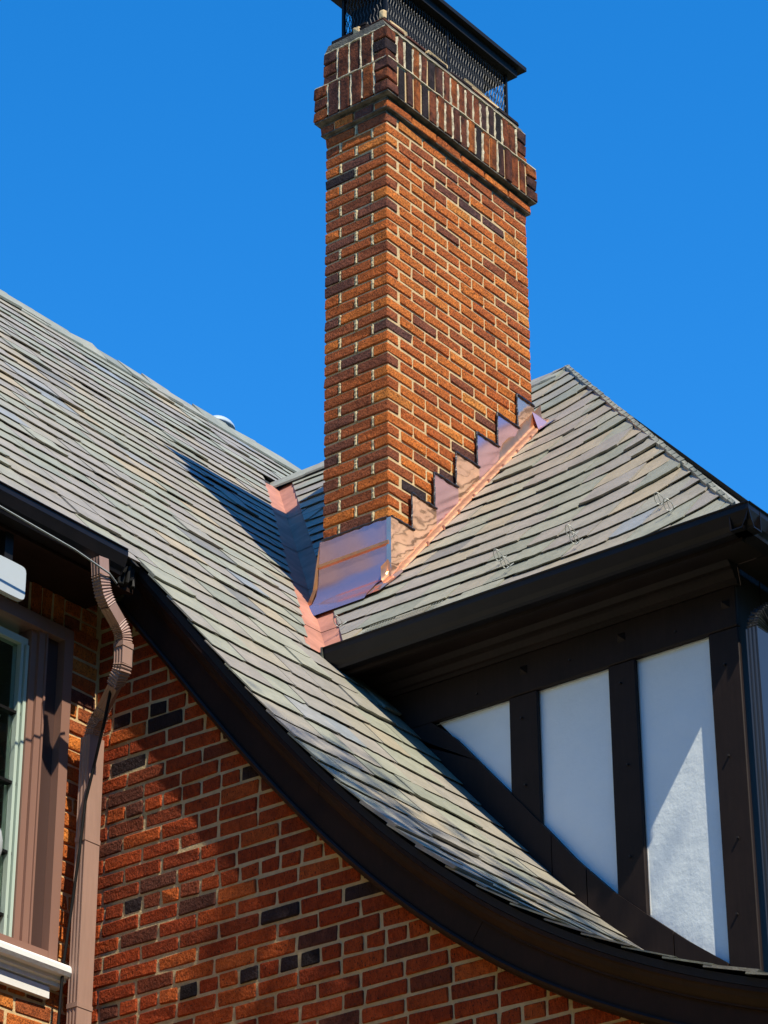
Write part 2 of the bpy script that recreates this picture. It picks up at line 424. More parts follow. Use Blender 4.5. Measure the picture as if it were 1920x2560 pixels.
# swept rake: a second, thin layer of under-slates along the edge
emit(items, 'slate', M_slate, roofA, 300)
items = []
y = 5.0
while y < 15:                              # ridge slates
    y1 = y + ru(.24, .36)
    h0 = ru(.022, .034)
    mb = MB(); v = []
    for (s, hh) in ((.17, .034), (-.0, .034)):
        for yy in (y, y1 - .002): v.append(main_P(max(s, 0), yy, hh + h0 - .03 + ru(-.004, .004)))
    v[2] = (RX - .02, y, ZC - MS * RX + .075 + ru(-.012, .012)); v[3] = (RX - .02, y1 - .002, ZC - MS * RX + .075 + ru(-.012, .012))
    vb = [(p[0] - .006, p[1], p[2] - .015) for p in v]
    V = v + vb; items.append((V, [(0, 1, 3, 2), (4, 6, 7, 5), (0, 4, 5, 1), (2, 3, 7, 6), (0, 2, 6, 4), (1, 5, 7, 3)], ru(.05, .4)))
    y = y1
emit(items, 'ridge_slate', M_slate, roofA, 60)
# soffit, fascia under the upper-left eave
ZE = 6.05
MB().box(-8.49, -8.19, 3, YRK + .02, 5.93, 5.945).obj('soffit_board', M_brown, roofA)
MB().box(-8.19, -8.165, 3, YRK + .0, 5.90, 6.035).obj('fascia_board', M_brown, roofA)

# ------------------------------------------------------------------ wing slate roof
roofB = thing('slate_roof', (-7, 10.2, 6.1), 'smaller hipped slate roof on the right behind the chimney, its courses rising towards the hip', 'slate roof')
dk = MB()
v0 = 0; P = [wing_P(-8.3, 0, -.004), wing_P(EX, 0, -.004), wing_P(hip_x(VL), VL, -.004), wing_P(val_x(VL), VL, -.004)]
dk.add(P + [(p[0], p[1] + .02, p[2] - .03) for p in P], [(0, 1, 2, 3), (4, 7, 6, 5), (0, 4, 5, 1), (1, 5, 6, 2)])
# hip-end plane and back plane
hz = CR + MR * EY
dk.add([(EX - .12, EY, hz), (EX - .12, EY + 5.9, hz), (-8.64, RY, RZ - .02)], [(0, 1, 2)])
dk.add([(EX, EY + 5.9, hz), (-11.5, EY + 5.9, hz), (-11.5, RY, RZ), (-8.617, RY, RZ)], [(0, 1, 2, 3)])
dk.obj('roof_deck', M_felt, roofB)
def warpB(p):
    u, v = p; d = (hip_x(v) - u)
    k = max(0, 1 - max(d, 0) / 1.05); return (u, v + .36 * k ** 2.2)
def wmap(u, v, h):
    d = max(hip_x(v) - u, 0); k = max(0, 1 - d / .6); return wing_P(u, v, h + .02 * k * k)
kx = (EX - hip_x(1))                        # dx per unit v
kv = (val_x(0) - val_x(1))
items = []
nr = int(VL / EXPO) + 2
for r in range(-4, nr):
    tail = r * EXPO + .012 - (.0)
    x = val_x(max(tail, 0)) - .1 - ru(0, .2); wp = ru(0, 6)
    xr = hip_x(tail) + .35
    while x < xr:
        wd = ru(.18, .36); x1 = x + wd
        clips = [(1, kx, EX - .01), (-1, -kv, -val_x(0) - GAPV * 1.1), (0, 1, VL - .01), (0, -1, .02)]
        wa = lambda p, wp=wp: warpB((p[0], p[1] + .005 * math.sin(p[0] * 3 + wp)))
        it = slate(wmap, x + .0025, x1 - .0025, tail + ru(-.003, .003), 1, EXPO * 1.3, clips, warp=wa, lift=.001 + ru(0, .004))
        if it:
            c = np.mean(np.array(it[0]), axis=0)
            if -8.70 < c[0] < -8.33 and 10.75 < c[1] < 11.95: it = it[:3] + (0,)
            items.append(it)
        x = x1
emit(items, 'slate', M_slate, roofB, 300)
# ridge and hip capping slates
items = []
x = -11.3
while x < -8.65:
    x1 = min(x + ru(.25, .38), -8.63); z0 = ru(.0, .008)
    v = [wing_P(x, VL - .17, .036 + z0), wing_P(x1, VL - .17, .036 + z0), (x1, RY + .02, RZ + .055 + z0), (x, RY + .02, RZ + .055 + z0)]
    V = v + [(p[0], p[1], p[2] - .016) for p in v]
    items.append((V, [(0, 1, 2, 3), (4, 7, 6, 5), (0, 4, 5, 1), (1, 5, 6, 2), (2, 6, 7, 3), (3, 7, 4, 0)], ru(.1, .6))); x = x1
emit(items, 'ridge_slate', M_slate, roofB, 60)
items = []
nh = 46
for i in range(nh):
    v = (i + .3) / nh * VL; dv = min(VL / nh * 1.25, VL - .03 - v)
    if dv < .02: continue
    a = ru(.018, .030)
    q = [(hip_x(v) - a, v), (hip_x(v) - .004 + ru(0, .010), v), (hip_x(v + dv) + .004, v + dv), (hip_x(v + dv) - a, v + dv)]
    h0, h1 = .050 + ru(0, .002), .049
    top = [wing_P(q[0][0], q[0][1], h0), wing_P(q[1][0], q[1][1], h0 + .004), wing_P(q[2][0], q[2][1], h1), wing_P(q[3][0], q[3][1], h1)]
    V = top + [(p[0], p[1] + .004, p[2] - .03) for p in top]
    items.append((V, [(0, 1, 2, 3), (4, 7, 6, 5), (0, 4, 5, 1), (1, 5, 6, 2), (2, 6, 7, 3), (3, 7, 4, 0)], ru(.0, .3)))
    # the same slate on the hip end
    top = [(EX - (t[1] - EY) * .0 + 0, 0, 0) for t in top]
emit(items, 'hip_slate', M_slate, roofB, 60)
# hip end courses, seen edge-on
rest = MB()
for r in range(22):
    v = r * EXPO
    z = CR + MR * (EY + v / LR); x = hip_x(v) + .0; y0 = EY + v / LR + .02; y1 = EY + 5.9 - v / LR
    rest.box(x - .34, x - .20, y0 + .06, y1, z - .012, z + .012, ru(.1, .7))
rest.add([(EX - .10, EY + .01, hz + .0), (EX - .10, EY + 5.9, hz + .0), (-8.64, RY, RZ - .01)], [(0, 1, 2)], .4)
rest.obj('hip_end_slates', M_slate, roofB, kind='stuff')
# copper valley (folded sheet): dull weathered pink copper
vb = MB()
nseg = 9
for i in range(nseg):
    ta = i / nseg; tb = (i + 1) / nseg + .012
    def vp(t): x = -8.16 - t * (10.93 - 8.16); return x
    q = []
    for t in (ta, tb):
        x = vp(t); y = val_y(x); z = ZC - MS * x
        zc = (CR + MR * y) * .5 + z * .5
        c = Vector((x, y, zc + .014 + .004 * (i % 2)))
        wl = .17; l = Vector((x, y - wl, ZC - MS * x + .014 + .004 * (i % 2)))
        rx = x + wl; rr = Vector((rx, y, CR + MR * y + .014 + .004 * (i % 2)))
        q.append((l, c, rr))
    (l0, c0, r0), (l1, c1, r1) = q
    n = len(vb.v); vb.add([l0, c0, r0, l1, c1, r1], [(0, 1, 4, 3), (1, 2, 5, 4)])
vb.obj('valley_flashing', M_copperd, roofB)

# soffit + fascia of the wing
MB().box(-8.25, EX - .02, 10.02, 10.262, 6.03, 6.045).obj('soffit_board', M_brown2, roofB)
MB().box(-8.15, EX - .0, 10.012, 10.035, 5.99, 6.12).obj('fascia_board', M_brown2, roofB)
MB().box(-5.96, EX - .02, 10.27, 15.9, 6.03, 6.045).obj('soffit_board', M_brown2, roofB)

# ================================================================== brick gable wall (faces -y)
YW = 8.68; CH = .077
wallA = thing('brick_wall', (-6.6, YW, -ZO), 'red brick gable wall under the curved barge board, dark in the shade of the eave', 'brick wall')
def roof_under(x, d):                       # z of the surface at x, lowered by d perpendicular
    s = s_at_x(x); z = float(np.interp(s, S_, PZ_)); z2 = float(np.interp(s + .05, S_, PZ_)); x2 = float(np.interp(s + .05, S_, PX_))
    k = (z2 - z) / (x2 - x + 1e-9); return z - d * math.hypot(1, k)
xs = np.linspace(-8.50, -4.45, 40)
outl = [(-8.50, -ZO)] + [(-4.45, -ZO)] + [(x, roof_under(x, .06) if x > -8.2 else min(roof_under(-8.2, .06), 5.98)) for x in xs[::-1]]
MB().prism(outl, 'y', YW + .007, YW + .30).obj('mortar_backing', M_mortarg, wallA)
items = []
r0 = math.floor((2.2 - 3.93) / CH)
for r in range(r0, 30):
    z0 = 3.93 + r * CH; z1 = z0 + CH - .0145
    header = r % 6 == 0
    x = -8.48 - (0 if header else (.11 if r % 2 else 0)) - ru(0, .02)
    while x < -4.5:
        L = (.1 if header else .212) + ru(-.004, .004)
        if not header and rnd() < .03: L = .1
        a, b = max(x, -8.478), min(x + L, -4.46)
        lim = roof_under(max(b, -8.15), .235) if b > -8.2 else 9
        lima = roof_under(max(a, -8.15), .235) if a > -8.2 else 9
        if b - a > .02 and z0 < lima and z1 < 5.93:
            t = brick_tint(.022 if not header else .16, .07)
            o = ru(-.002, .003)
            items.append(brick_item(a, b, YW + o, YW + .03, z0 + ru(-.001, .001), z1 + ru(-.001, .001), t, .0035, .0022))
        x += L + .014
emit(items, 'brick', M_brickred, wallA, 300)

# ================================================================== window wall (faces +x)
XW = -8.48
wallB = thing('brick_wall', (XW, 7.9, -ZO), 'sunlit orange brick wall around the window at the left edge', 'brick wall')
WY0, WY1, WZ0, WZ1 = 6.9, 8.49, 4.14, 5.775
c = MB()
c.box(XW - .3, XW - .007, 3, YW + .25, -ZO, WZ0); c.box(XW - .3, XW - .007, 3, YW + .25, WZ1, 6.1)
c.box(XW - .3, XW - .007, WY1, YW + .25, WZ0, WZ1); c.box(XW - .3, XW - .007, 3, WY0, WZ0, WZ1)
c.obj('mortar_backing', M_mortar, wallB)
items = []
for r in range(-22, 28):
    z0 = 3.972 + r * CH; z1 = z0 + CH - .012
    header = r % 6 == 0
    if z0 > WZ1 - .03: continue
    y = YW - .012 + (.05 if r % 2 else 0)
    while y > 6.6:
        L = (.1 if header else .213); a, b = y - L, min(y, YW - .006)
        y -= L + .0125
        if z1 > WZ0 + .02 and z0 < WZ1:
            if b < WY1 + .01: continue
            a = max(a, WY1 + .004)
        if b - a < .015: continue
        items.append(brick_item(XW - .03, XW + ru(-.002, .002), a, b, z0, z1, brick_tint(.04, .08)))
y = YW - .02
k = 0
while y > 6.6:
    if k == 0 or k == 1:
        for zz in range(3): items.append(brick_item(XW - .03, XW, y - (.1 if k else .1), y, WZ1 + .012 + zz * CH, WZ1 + zz * CH + CH, brick_tint()))
    else: items.append(brick_item(XW - .03, XW + ru(-.002, .002), y - .062, y, WZ1 + .01, WZ1 + .225, brick_tint()))
    y -= (.112 if k < 2 else .075); k += 1
emit(items, 'brick', M_brick, wallB, 300)

# ------------------------------------------------------------------ window
win = thing('window', (XW, 7.7, WZ0), 'brown framed casement window with pale green sash above a white sill', 'window')
def jamb(name, y0, y1, x0, x1, m_, z0=WZ0 + .02, z1=WZ1 - .01): return MB().box(x0, x1, y0, y1, z0, z1).obj(name, m_, win)
jamb('brick_moulding', 8.432, 8.488, XW - .05, XW + .022, M_frame)
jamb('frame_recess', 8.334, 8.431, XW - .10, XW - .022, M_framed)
MB().box(XW - .1, XW + .012, 8.322, 8.333, WZ0 + .02, WZ1 - .01).obj('frame_bead', M_frame, win)
jamb('jamb', 8.285, 8.3215, XW - .1, XW + .004, M_frame)
jamb('jamb', 8.25, 8.2845, XW - .1, XW - .012, M_frame)
MB().box(XW - .1, XW + .02, WY0, 8.487, WZ0 - .0, WZ0 + .062).obj('bottom_rail', M_frame, win)
MB().box(XW - .1, XW + .02, WY0, 8.487, WZ1 - .07, WZ1 - .004).obj('head_rail', M_frame, win)
sash = MB().box(XW - .085, XW - .03, 8.205, 8.222, WZ0 + .06, 5.62).obj('sash', M_sash, win)
MB().box(XW - .085, XW - .022, 8.230, 8.247, WZ0 + .06, 5.62).obj('sash_stile', M_sash, win)
MB().box(XW - .085, XW - .03, WY0, 8.247, 5.62, 5.655).obj('sash_rail', M_sash, win)
for z in (5.27, 4.93, 4.60, 4.31):
    MB().box(XW - .07, XW - .035, WY0, 8.247, z, z + .014).obj('muntin', M_black, win)
MB().box(XW - .062, XW - .058, WY0, 8.205, WZ0 + .06, 5.62).obj('pane', M_glass, win)
for i in range(24):
    z = 4.2 + i * .058
    MB().add([(XW - .16, 6.9, z), (XW - .16, 8.2, z), (XW - .13, 8.2, z + .045), (XW - .13, 6.9, z + .045)], [(0, 1, 2, 3)]).obj('blind_slat', M_blind, win) if z < 5.3 else None
MB().box(XW - 1.2, XW - 1.18, 6.0, 8.6, 3.8, 6.0).obj('dark_interior', M_dark, win)
# sill
sl = [(XW - .02, 4.158), (XW + .075, 4.144), (XW + .088, 4.130), (XW + .090, 4.108), (XW + .080, 4.092), (XW + .06, 4.088), (XW + .055, 4.072), (XW + .042, 4.066), (XW + .038, 4.048), (XW - .02, 4.046)]
sill = MB().prism(sl, 'y', 6.5, 8.515).obj('sill', M_white, win)
MB().box(XW - .02, XW + .028, 6.5, 8.445, 3.988, 4.040).obj('sill_apron', M_white, win)
lampin = MB()
R = []
for i in range(8):
    a = -math.pi / 2 + math.pi * i / 7; r = .05 * math.cos(a) + .002; R.append([(XW + .00 + r * math.cos(b) * .7, 8.077 + r * math.sin(b), 4.60 + .10 * math.sin(a)) for b in [2 * math.pi * k / 12 for k in range(12)]])
lampin.rings(R); lo = lampin.obj('hanging_globe', M_lamp, None, smooth=True)
lo['label'] = 'small rounded white globe hanging before the window pane at the left edge'; lo['category'] = 'ornament'

# white light under the soffit
wl = thing('soffit_light', (-8.2, 7.8, 5.58), 'squarish white lamp hanging under the dark eave above the window', 'lamp')
R = []
for (x, s_) in ((-8.19, .96), (-8.186, 1.0), (-8.168, 1.0), (-8.160, .97)):
    ring = []
    for k in range(24):
        a = 2 * math.pi * k / 24; e = .28
        cx = math.copysign(abs(math.cos(a)) ** e, math.cos(a)); cz = math.copysign(abs(math.sin(a)) ** e, math.sin(a))
        ring.append((x, 7.775 + .098 * cx * s_, 5.675 + .085 * cz * s_))
    R.append(ring)
MB().rings(R).obj('lens', M_lamp, wl)
MB().box(-8.24, -8.18, 7.75, 7.80, 5.76, 5.93).obj('bracket', M_black, wl)

# ================================================================== barge board along the rake
bb = thing('barge_board', (-6.6, YRK, 4.0), 'long curved dark brown barge board following the sweep of the slate roof', 'barge board')
def sweep(name, sec, m_, s0=None, s1=None, n=70):
    """sec: outline (depth below surface, y)"""
    R = []
    s0 = s0 or s_at_x(-8.16); s1 = s1 or SL_ - .02
    for i in range(n + 1):
        s = s0 + (s1 - s0) * i / n
        R.append([main_P(s, y, -d) for d, y in sec])
    return MB().rings(R).obj(name, m_, bb)
SM = s_at_x(-7.02)
for q0, q1 in ((None, SM - .0015), (SM + .0015, None)): sweep('crown_moulding', [(.036, YW + .0), (.036, YRK + .022), (.052, YRK + .022), (.058, YRK + .03), (.075, YRK + .036), (.095, YRK + .055), (.100, YRK + .062), (.108, YRK + .062), (.108, YW)], M_brown, q0, q1)
for q0, q1 in ((None, s_at_x(-6.2) - .0015), (s_at_x(-6.2) + .0015, None)): sweep('board', [(.1085, YW), (.1085, YRK + .075), (.205, YRK + .075), (.205, YW)], M_brown, q0, q1)
sweep('bead', [(.2055, YW - .002), (.2055, YRK + .062), (.214, YRK + .056), (.226, YRK + .062), (.236, YRK + .082), (.238, YW - .002)], M_brown)
sweep('roof_edge_board', [(.034, YW + .0), (.034, YRK + .05), (.006, YRK + .05), (.006, YW)], M_black)

# ================================================================== half-timbered wall
YT = 10.27
ht = thing('half_timbered_wall', (-7, YT, 3.5), 'half-timbered wall with white stucco panels between dark brown boards, shaded by the eave', 'wall')
MB().box(-8.35, -5.985, YT + .04, YT + .25, 2.0, 6.06).obj('wall_backing', M_brown2, ht)
MB().box(-6.2, -5.985, YT + .26, 15.5, 2.0, 6.06).obj('side_wall', M_brown2, ht)
def panel(pts): return MB().prism(pts, 'y', YT + .028, YT + .039).obj('stucco_panel', M_stucco, ht)
panel([(-7.725, 5.75), (-7.20, 5.75), (-7.20, 5.14)])
panel([(-7.17, 5.75), (-6.62, 5.75), (-6.62, 4.45), (-7.17, 5.06)])
panel([(-6.60, 5.75), (-6.06, 5.75), (-6.06, 4.05), (-6.60, 4.45)])
def post(x0, x1, z0, z1, y=YT, n='timber_post'): return MB().cbox(x0, x1, y, YT + .027, z0, z1, .004, .001).obj(n, M_brown2, ht)
post(-7.266, -7.100, 4.7, 5.724); post(-6.690, -6.537, 4.3, 5.724); post(-6.130, -5.972, 3.6, 5.724)
MB().cbox(-8.30, -5.968, YT - .006, YT + .027, 5.726, 5.93, .004, .001).obj('top_beam', M_brown2, ht)
MB().prism([(YT + .02, 5.93), (YT - .012, 5.931), (YT - .016, 5.95), (YT - .03, 5.955), (YT - .045, 5.985), (YT - .06, 5.99), (YT - .062, 6.005), (YT - .085, 6.028), (YT + .02, 6.029)], 'x', -8.25, -5.95).obj('crown_moulding', M_brown2, ht)
up_ = [(-8.1, 6.2), (-7.693, 5.725), (-7.265, 5.23), (-7.097, 5.038), (-6.918, 4.821), (-6.706, 4.601), (-6.534, 4.454), (-6.33, 4.285), (-6.13, 4.137), (-5.99, 4.05)]
def uz(x): return float(np.interp(x, [p[0] for p in up_], [p[1] for p in up_]))
joints = [-7.62, -7.035, -6.845, -6.43, -6.135]
for a, b in [(-8.0, -7.040), (-7.034, -6.850), (-6.844, -6.40), (-6.394, -6.132)]:
    xs = np.linspace(a, b, 8)
    pts = [(x, min(uz(x), 5.722)) for x in xs] + [(x, roof_under(x, -.0) - .11) for x in xs[::-1]]
    MB().prism(pts, 'y', YT - .012 + ru(-.002, .002), YT + .026).obj('sloping_board', M_brown2, ht)
for x, z in ((-7.171, 5.846), (-6.601, 5.851), (-6.024, 5.847)):
    v = [(x - .022, YT - .006, z - .022), (x + .022, YT - .006, z - .022), (x + .022, YT - .006, z + .022), (x - .022, YT - .006, z + .022), (x, YT - .034, z)]
    MB().add(v, [(0, 1, 4), (1, 2, 4), (2, 3, 4), (3, 0, 4), (3, 2, 1, 0)]).obj('bolt_head', M_brown2, ht)
M_nail = mat('nail_rust', (.008, .006, .006), .6)
nh_ = MB()
for (x, z) in [(-7.19, 5.60), (-7.18, 5.25), (-6.62, 5.62), (-6.60, 5.2), (-6.61, 4.75), (-6.05, 5.55), (-6.06, 5.1), (-6.04, 4.7), (-6.07, 4.35), (-7.45, 5.80), (-6.9, 5.82), (-6.3, 5.79), (-7.3, 5.05), (-6.95, 4.72), (-6.7, 4.5), (-6.45, 4.3)]:
    nh_.box(x - .004, x + .004, YT - .0125, YT + .01, z - .004, z + .004)
nh_.obj('nail_heads', M_nail, ht, kind='stuff')
M_caulk = mat('caulk', (.62, .60, .56), .8)
cw = MB()
for pts in ([(-7.725, 5.722), (-7.268, 5.722)], [(-7.098, 5.722), (-6.692, 5.722)], [(-6.535, 5.722), (-6.132, 5.722)], [(-7.098, 5.72), (-7.098, 5.04)], [(-6.535, 5.72), (-6.535, 4.46)], [(-6.134, 5.72), (-6.134, 4.15)]):
    n = 24; (x0_, z0_), (x1_, z1_) = pts
    cw.tube([(x0_ + (x1_ - x0_) * i / n + ru(-.001, .001), YT + .027, z0_ + (z1_ - z0_) * i / n + ru(-.002, .001)) for i in range(n + 1)], .0028, 4, jit=.5)
cw.obj('caulk_line', M_caulk, ht, kind='stuff')

# ================================================================== gutters
def gutter_sec(b, top, sgn):               # b = back coordinate, opening upwards; sgn = outward direction
    o = [(0, 0), (0, -.12), (.065, -.12), (.07, -.105), (.085, -.085), (.098, -.05), (.104, -.035), (.104, -.008), (.112, -.004), (.112, 0), (.100, 0)]
    i = [(.098, -.03), (.092, -.05), (.078, -.085), (.062, -.114), (.004, -.114), (.004, 0)]
    return [(b + sgn * p[0], top + p[1]) for p in o + i]
g1 = thing('gutter', (-7, 9.96, 6.0), 'black ogee gutter along the eave above the half-timbered wall', 'gutter')
MB().prism(gutter_sec(10.030, 6.130, -1), 'x', -8.145, -5.672).obj('trough', M_gutter, g1)
MB().box(-8.158, -8.1455, 9.918, 10.03, 6.0, 6.133).obj('end_cap', mat('end_cap_grey', (.09, .095, .08), .5, mott=[(30, .8, (1, 1, 1), ((.4, .4, .4), (1.8, 1.8, 1.6)))]), g1)
g2 = thing('gutter', (-5.6, 12, 6.0), 'dark gutter turning the corner along the hip end at the right edge', 'gutter')
MB().prism(gutter_sec(-5.778, 6.130, 1), 'y', 9.93, 15.9).obj('trough', M_gutter, g2)
for y in (10.15, 10.5):
    MB().box(-5.672, -5.660, y, y + .02, 6.0, 6.1).obj('hanger', M_spoutd, g2)
g3 = thing('gutter', (-8.08, 7.5, 5.93), 'black gutter under the edge of the left slate roof', 'gutter')
MB().prism(gutter_sec(-8.163, 6.035, 1), 'y', 3.0, 8.40).obj('trough', M_gutter, g3)
MB().prism([(-8.163, 5.915), (-8.098, 5.915), (-8.078, 5.95), (-8.06, 6.0), (-8.06, 6.035), (-8.163, 6.035)], 'y', 8.4005, 8.409).obj('end_cap', M_gutter, g3)
db = MB(); 
for i in range(9):
    y = 8.405 + i * .016; db.cbox(-8.19 + ru(-.01, .01), -8.135 + ru(-.02, .012), y, y + .019, 5.93 + ru(-.03, .04), 6.025 + ru(-.02, .005), .006, .006)
db.obj('ragged_end', M_black, g3)
# small weathered drips on the right gutter
dm = mat('lime_stain', (.34, .35, .33), .7)
st = MB().tube([(-5.99, 9.912, 6.10), (-5.975, 9.912, 6.07), (-5.97, 9.918, 6.045), (-5.96, 9.935, 6.02), (-5.93, 9.95, 6.006), (-5.88, 9.965, 6.008)], .0035, 5, jit=.6)

# thin pale line under the left eave
o = MB().tube([(-8.0, 3, 5.873), (-8.0, 7.53, 5.873), (-8.0, 8.0, 5.853), (-8.02, 8.25, 5.838), (-8.05, 8.33, 5.83)], .0045, 6).obj('cable', M_wirelt)
o['label'] = 'thin pale line running just below the left gutter'; o['category'] = 'cable'

# ================================================================== downspouts
def spout_path(mb, pts, w_, d, rib=None, n=None, flute=True):
    """pts: list of (pos, rib flag). rectangular section; w_ along y-ish, d along x-ish"""
    P = [Vector(p) for p in pts]; R = []
    L = [0]
    for i in range(1, len(P)): L.append(L[-1] + (P[i] - P[i - 1]).length)
    n = n or max(2, int(L[-1] / .0035))
    for k in range(n + 1):
        s = L[-1] * k / n
        i = max(j for j in range(len(L)) if L[j] <= s + 1e-9); i = min(i, len(P) - 2)
        t = (s - L[i]) / (L[i + 1] - L[i]); p = P[i].lerp(P[i + 1], t)
        s2 = min(L[-1], s + .02); s1 = max(0, s - .02)
        def at(q):
            i = max(j for j in range(len(L)) if L[j] <= q + 1e-9); i = min(i, len(P) - 2); return P[i].lerp(P[i + 1], (q - L[i]) / (L[i + 1] - L[i]))
        dr = (at(s2) - at(s1)).normalized()
        ux = Vector((1, 0, 0)) - dr * dr.x; 
        if ux.length < .3: ux = Vector((0, 0, 1)) - dr * dr.z
        ux.normalize(); uy = dr.cross(ux)
        if uy.y < 0: uy = -uy
        sc_ = 1 + (.0 if not rib else .085 * math.sin(2 * math.pi * s / rib))
        ring = []
        # rounded rectangle with flutes
        m_ = 6
        def side(a, b, nf):
            for q in range(nf):
                f = q / nf; pt = (a[0] + (b[0] - a[0]) * f, a[1] + (b[1] - a[1]) * f)
                ring.append(pt)
        hx, hy = d / 2, w_ / 2; c_ = .006
        nf = 12
        for a, b in (((-hx, -hy), (hx, -hy)), ((hx, -hy), (hx, hy)), ((hx, hy), (-hx, hy)), ((-hx, hy), (-hx, -hy))):
            for q in range(nf):
                f = q / nf; e = .0022 * (q % 4 in (1, 2)) if flute and 0 < q < nf and abs(a[1] - b[1]) < 1e-6 else 0
                px, py = a[0] + (b[0] - a[0]) * f, a[1] + (b[1] - a[1]) * f
                ring.append((px * (1 - e * 0) , py - math.copysign(e, py)))
        R.append([p + ux * (x * sc_) + uy * (y * sc_) for x, y in ring])
    mb.rings(R); return mb
ds = thing('downspout', (-8.38, 8.56, -ZO), 'tan metal downspout with ribbed elbows running down the inner brick corner', 'downspout')
PA = (-8.06, 8.235, 5.89); 
spout_path(MB(), [(-8.06, 8.225, 5.915), (-8.06, 8.235, 5.83)], .062, .052).obj('outlet', M_spout, ds)
spout_path(MB(), [(-8.06, 8.235, 5.83), (-8.06, 8.245, 5.79), (-8.065, 8.265, 5.75), (-8.07, 8.30, 5.715)], .060, .052, rib=.0135).obj('ribbed_elbow', M_spout, ds)
spout_path(MB(), [(-8.07, 8.30, 5.715), (-8.085, 8.385, 5.665)], .060, .05).obj('offset_pipe', M_spout, ds)
spout_path(MB(), [(-8.085, 8.385, 5.665), (-8.09, 8.42, 5.635), (-8.092, 8.435, 5.60), (-8.092, 8.438, 5.575)], .060, .05, rib=.0125).obj('ribbed_elbow', M_spout, ds)
spout_path(MB(), [(-8.092, 8.438, 5.58), (-8.092, 8.438, 5.555)], .070, .058, flute=False).obj('collar', M_spout, ds)
spout_path(MB(), [(-8.092, 8.438, 5.56), (-8.092, 8.438, 5.47)], .064, .052).obj('drop_pipe', M_spout, ds)
spout_path(MB(), [(-8.092, 8.438, 5.475), (-8.10, 8.44, 5.445), (-8.125, 8.445, 5.42), (-8.15, 8.455, 5.40)], .064, .052, rib=.0125).obj('ribbed_elbow', M_spout, ds)
spout_path(MB(), [(-8.15, 8.455, 5.40), (-8.27, 8.515, 5.345)], .060, .05).obj('offset_pipe', M_spout, ds)
spout_path(MB(), [(-8.27, 8.515, 5.345), (-8.32, 8.54, 5.325), (-8.355, 8.555, 5.29), (-8.375, 8.56, 5.24), (-8.378, 8.56, 5.20)], .066, .052, rib=.0125).obj('ribbed_elbow', M_spout, ds)
spout_path(MB(), [(-8.378, 8.56, 5.23), (-8.378, 8.56, -ZO + .1)], .094, .058, n=60).obj('down_pipe', M_spout, ds)
for z in (4.72, 3.95, 2.6):
    spout_path(MB(), [(-8.378, 8.56, z), (-8.378, 8.56, z + .022)], .099, .063, n=2, flute=False).obj('strap', M_spout, ds)
cb = MB().tube([(-8.15, 8.44, 5.43), (-8.22, 8.47, 5.25), (-8.31, 8.505, 5.05), (-8.345, 8.50, 4.9), (-8.36, 8.492, 4.65), (-8.385, 8.487, 4.4), (-8.41, 8.48, 4.15), (-8.42, 8.478, 3.9), (-8.42, 8.48, 3.0), (-8.42, 8.48, -1.5)], .007, 6)
o = cb.obj('cable', M_cable); o['label'] = 'black cable hanging down beside the tan downspout'; o['category'] = 'cable'
ds2 = thing('downspout', (-5.9, 10.33, 3.5), 'dark glossy downspout with a ribbed elbow at the right edge beside the corner post', 'downspout')
spout_path(MB(), [(-5.71, 10.62, 6.0), (-5.71, 10.60, 5.96), (-5.72, 10.56, 5.92), (-5.75, 10.50, 5.875)], .085, .06, rib=.0135).obj('ribbed_elbow', M_spoutd, ds2)
spout_path(MB(), [(-5.75, 10.50, 5.875), (-5.84, 10.37, 5.80)], .08, .06).obj('offset_pipe', M_spoutd, ds2)
spout_path(MB(), [(-5.84, 10.37, 5.80), (-5.89, 10.34, 5.765), (-5.905, 10.33, 5.72), (-5.905, 10.33, 5.69)], .08, .06, rib=.0135).obj('ribbed_elbow', M_spoutd, ds2)
spout_path(MB(), [(-5.905, 10.335, 5.70), (-5.905, 10.335, 2.2)], .11, .06, n=40).obj('down_pipe', M_spoutd, ds2)

